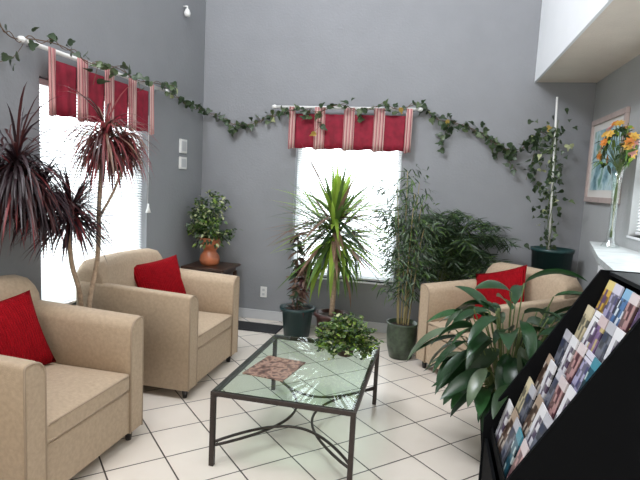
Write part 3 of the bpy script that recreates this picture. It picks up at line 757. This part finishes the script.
# ================================================================== BROCHURE RACK
RX0, RX1, RY0, RY1 = .31, 1.02, 1.95, 2.60
prof = [(RX0, 0), (RX0, .375), (.765, 1.165), (RX1, 1.165), (RX1, 0)]
t = thing('brochure_rack', 'black sloping tiered brochure rack at the lower right corner of the view', 'display rack', (RX0, RY0, 0))
def loc_(bm): bmesh.ops.translate(bm, vec=(-RX0, -RY0, 0), verts=bm.verts); return bm
for a, b in ((RY0, RY0+.018), (RY1-.018, RY1)): obj('side_panel', loc_(prism(prof, a, b)), BLACK, t)
obj('back_panel', loc_(B(RX1-.018, RX1, RY0+.018, RY1-.018, .02, 1.14)), BLACK, t)
obj('kick_panel', loc_(B(RX0+.01, RX0+.025, RY0+.018, RY1-.018, 0, .275)), BLACK, t)
obj('top_panel', loc_(B(.80, RX1-.0185, RY0+.0185, RY1-.0185, 1.145, 1.162)), LIT_TOP, t)
NT = 6; tiers = []
for i in range(NT):
    fx = RX0+.038+i*(.455-.005)/NT; fz = .300+i*.755/NT          # pocket floor front
    lip = loc_(B(fx, fx+.006, RY0+.019, RY1-.019, fz-.02, fz+.045)); 
    obj('pocket_lip', lip, BLACK, t)
    obj('shelf', loc_(B(fx+.006, fx+.085, RY0+.019, RY1-.019, fz-.02, fz-.012)), BLACK, t)
    tiers.append((fx, fz))
# brochures: folded leaflets, 0.1 wide, 0.22 high, leaning back in the pockets
def cover(name, base, band, accent, seed):
    m, tr, p = nt(name); p.inputs['Roughness'].default_value = .3
    N = tr.nodes.new; tc = N('ShaderNodeTexCoord'); sp = N('ShaderNodeSeparateXYZ')
    v = N('ShaderNodeTexWhiteNoise'); v.noise_dimensions = '3D'; sn = N('ShaderNodeVectorMath'); sn.operation = 'SNAP'; sn.inputs[1].default_value = (10, .021, .034)
    mp = N('ShaderNodeMapping'); mp.inputs['Location'].default_value = (seed*.37, seed*.71, seed*.13)
    r = N('ShaderNodeValToRGB'); r.color_ramp.interpolation = 'CONSTANT'; e = r.color_ramp.elements
    e[0].color = (*base, 1); e[1].position = .5; e[1].color = (*accent, 1); x = e.new(.72); x.color = (*[c*.35 for c in base], 1)
    gt = N('ShaderNodeMath'); gt.operation = 'GREATER_THAN'; gt.inputs[1].default_value = .172
    mx = N('ShaderNodeMix'); mx.data_type = 'RGBA'; mx.inputs[7].default_value = (*band, 1); l = tr.links.new
    l(tc.outputs['Object'], mp.inputs[0]); l(mp.outputs[0], sn.inputs[0]); l(sn.outputs[0], v.inputs['Vector']); l(v.outputs['Value'], r.inputs['Fac']); l(tc.outputs['Object'], sp.inputs[0]); l(sp.outputs[2], gt.inputs[0])
    l(gt.outputs[0], mx.inputs[0]); l(r.outputs[0], mx.inputs[6]); l(mx.outputs[2], p.inputs['Base Color'])
    return m
COV = {'yellow': ((.62, .40, .08), (.75, .62, .25), (.12, .07, .16)), 'white': ((.74, .73, .76), (.78, .78, .80), (.10, .07, .12)), 'purple': ((.20, .12, .26), (.62, .50, .50), (.55, .45, .20)), 'blue': ((.05, .14, .32), (.20, .40, .58), (.60, .66, .70)),
       'grey': ((.16, .17, .21), (.50, .50, .54), (.04, .05, .09)), 'pink': ((.46, .27, .26), (.66, .58, .58), (.10, .04, .05)), 'brown': ((.11, .065, .045), (.40, .30, .22), (.50, .44, .38)), 'teal': ((.02, .10, .15), (.06, .26, .34), (.5, .6, .6)), 'cream': ((.60, .52, .34), (.70, .62, .42), (.12, .12, .09)), 'lavender': ((.40, .38, .54), (.66, .64, .74), (.07, .07, .18))}
CM = {k: cover(k+' leaflet cover', *v, i+1) for i, (k, v) in enumerate(COV.items())}
rows_ = [['grey', 'pink', 'teal', 'grey', 'brown', 'white'], ['pink', 'grey', 'white', 'brown', 'grey', 'cream'], ['lavender', 'white', 'pink', 'grey', 'white', 'brown'], ['blue', 'teal', 'lavender', 'pink', 'white', 'grey'],
         ['pink', 'white', 'grey', 'purple', 'white', 'cream'], ['yellow', 'purple', 'pink', 'blue', 'lavender', 'yellow']]
# index 0 = near end ... 5 = far end
tn = ['lowest tier', 'second tier from bottom', 'third tier from bottom', 'third tier from top', 'second tier from top', 'top tier']
pn = ['at the near end', 'second from the near end', 'third from the near end', 'third from the far end', 'second from the far end', 'at the far end']
def leaflet_mesh(m):
    bm = bmesh.new(); box(bm, -.005, .0, -.047, .047, 0, .215)
    box(bm, .0002, .004, -.046, .046, 0, .212); me = bpy.data.meshes.new('leaflet'); bm.to_mesh(me); bm.free(); me.materials.append(m); return me
LM = {k: leaflet_mesh(m) for k, m in CM.items()}
random.seed(5)
for i, (fx, fz) in enumerate(tiers):
    for j in range(6):
        kx = rows_[i][j]; o = bpy.data.objects.new('leaflet', LM[kx]); C.objects.link(o)
        o.location = (fx+.017+random.uniform(0, .003), RY0+.019+.0505+j*.1022, fz-.0115)
        o.rotation_euler = (random.gauss(0, .006), math.radians(17+random.uniform(-3, 2)), random.gauss(0, .02))
        tag(o, '%s leaflet, %s, %s of the rack' % (kx, pn[j], tn[i]), 'brochure', 'leaflets in the brochure rack')

# ================================================================== COUNTER, VASE, FLOWERS, PICTURE
top = [(XR-.001, 2.72), (.86, 2.72), (.95, 3.3), (1.19, 4.38), (XR-.001, 4.38)]
t = thing('console_counter', 'white marbled counter along the right wall behind the black rack', 'counter', (1.2, 3.2, 0))
def l2(bm): bmesh.ops.translate(bm, vec=(-1.2, -3.2, 0), verts=bm.verts); return bm
obj('countertop', l2(prism(top, 1.115, 1.15, axis='z')), MARBLE, t)
obj('cabinet_body', l2(prism([(XR-.016, 2.76), (1.06, 2.76), (1.06, 3.62), (XR-.016, 3.62)], 0, 1.115, axis='z')), WHITE, t)
for yy in (2.98, 3.41): obj('door', l2(B(1.045, 1.06, yy-.20, yy+.20, .10, 1.06, bev=.003)), WHITE, t)
obj('bracket', l2(prism([(XR-.001, 1.114), (XR-.001, .92), (XR-.03, .92), (1.2, 1.114)], 4.0, 4.03)), WHITE, t)
VB = Vector((1.215, 3.98, 1.151))
t = thing('glass_vase', 'tall slender flared glass vase on the white counter', 'vase', VB)
obj('vase_body', lathe([(0, 0), (.062, 0), (.058, .012), (.030, .05), (.022, .15), (.024, .3), (.032, .45), (.045, .56), (.041, .56), (.028, .45), (.020, .3), (.018, .15), (.012, .06), (0, .055)], 28), GLASS_V, t)
t = thing('flower_bouquet', 'orange and yellow flower bouquet in the tall glass vase', 'flowers', VB+Vector((0, 0, .06)))
random.seed(44); st = bmesh.new(); fo = bmesh.new()
for i in range(34):
    d = rdir(-.2, 1); c = Vector((d.x*.125, d.y*.13, .60+d.z*.21))
    if c.x > .045: c.x = .045
    tube(st, smooth_pts([(d.x*.008, d.y*.008, .01), (d.x*-.008, d.y*-.008, .3), (d.x*.02, d.y*.02, .5), c], 4), .0022, 5)
    for _ in range(4): leaf(fo, c-Vector((0, 0, .04)), (lambda v: Vector((min(v.x, .1), v.y, v.z)))(rdir(-.8, .3)), random.uniform(.05, .085), .024, pick((4, 3, 1)), LANCE)
    if i < 26:
        bl = bmesh.new(); ax = (d+Vector((-.4, -.6, .2))).normalized(); s1 = ax.orthogonal().normalized(); s2 = ax.cross(s1)
        for q in range(7):
            a = q*2*PI/7; leaf(bl, c, s1*math.cos(a)+s2*math.sin(a)+ax*.5, .036, .024, 0, OVATE, nrm=ax, curl=.3)
        tube(bl, [c, c+ax*.012], .008, 6)
        obj('bloom', bl, [F_OR, F_YE, F_YE, F_PK][i % 4], t)
obj('stems', st, STEMG, t); obj('foliage', fo, [L_DARK, L_MID, L_LIME], t)

PY0, PY1, PZ0, PZ1 = 4.24, 5.12, 1.45, 2.165
t = thing('framed_picture', 'framed blue-green landscape picture on the right wall behind the flowers', 'picture', (XR, (PY0+PY1)/2, (PZ0+PZ1)/2))
def l3(bm): bmesh.ops.translate(bm, vec=(-XR, -(PY0+PY1)/2, -(PZ0+PZ1)/2), verts=bm.verts); return bm
fm = bmesh.new(); f_ = .045
box(fm, XR-.028, XR-.001, PY0, PY1, PZ0, PZ0+f_, bev=.004); box(fm, XR-.028, XR-.001, PY0, PY1, PZ1-f_, PZ1, bev=.004)
box(fm, XR-.028, XR-.001, PY0, PY0+f_, PZ0+f_, PZ1-f_, bev=.004); box(fm, XR-.028, XR-.001, PY1-f_, PY1, PZ0+f_, PZ1-f_, bev=.004)
obj('frame', l3(fm), FRAMEW, t)
obj('mount', l3(B(XR-.012, XR-.002, PY0+f_, PY1-f_, PZ0+f_, PZ1-f_)), MATB, t)
obj('print', l3(B(XR-.014, XR-.0122, PY0+f_+.06, PY1-f_-.06, PZ0+f_+.06, PZ1-f_-.06)), PRINT, t)

# ================================================================== SMALL WALL THINGS
def wallbox(name, label, cat, y, z, w_, h, d=.022):
    o = obj(name, B(XL, XL+d, y-w_/2, y+w_/2, z-h/2, z+h/2, bev=.004), PLASTIC); o2 = obj('inset', B(XL+d-.002, XL+d+.003, y-w_/2+.02, y+w_/2-.02, z-h/2+.02, z+h/2-.02, bev=.001), TRIM, o)
    return tag(o, label, cat)
wallbox('thermostat', 'small white box on the left wall by the corner, upper of the two', 'wall control', 4.745, 1.79, .13, .135)
wallbox('thermostat', 'small white box on the left wall by the corner, lower of the two', 'wall control', 4.745, 1.625, .13, .12)
t = thing('motion_sensor', 'small white sensor high on the left wall near the corner', 'sensor', (XL, 4.72, 3.06))
bm = lathe([(0, -.045), (.025, -.04), (.032, -.01), (.02, .02), (.01, .03), (0, .03)], 18, (.04, 0, 0)); obj('sensor_head', bm, PLASTIC, t)
obj('arm', T([(0, 0, .05), (.04, 0, .05), (.04, 0, .02)], .009), PLASTIC, t)
t = thing('wall_outlet', 'white electrical outlet low on the back wall left of the dark green pot', 'outlet', (-1.745, YB, .30))
obj('cover_plate', B(-.036, .036, -.007, 0, -.058, .058, bev=.002), PLASTIC, t)
for z in (-.024, .024): obj('socket', B(-.015, .015, -.010, -.0065, z-.014, z+.014, bev=.003), TRIM, t)
o = obj('floor_mat', B(-.30, .30, -.14, .14, 0, .014, bev=.004), RUBBER); o.location = (-1.74, 4.86, 0); tag(o, 'black rubber mat on the tiles along the back wall beside the dark green pot', 'mat')
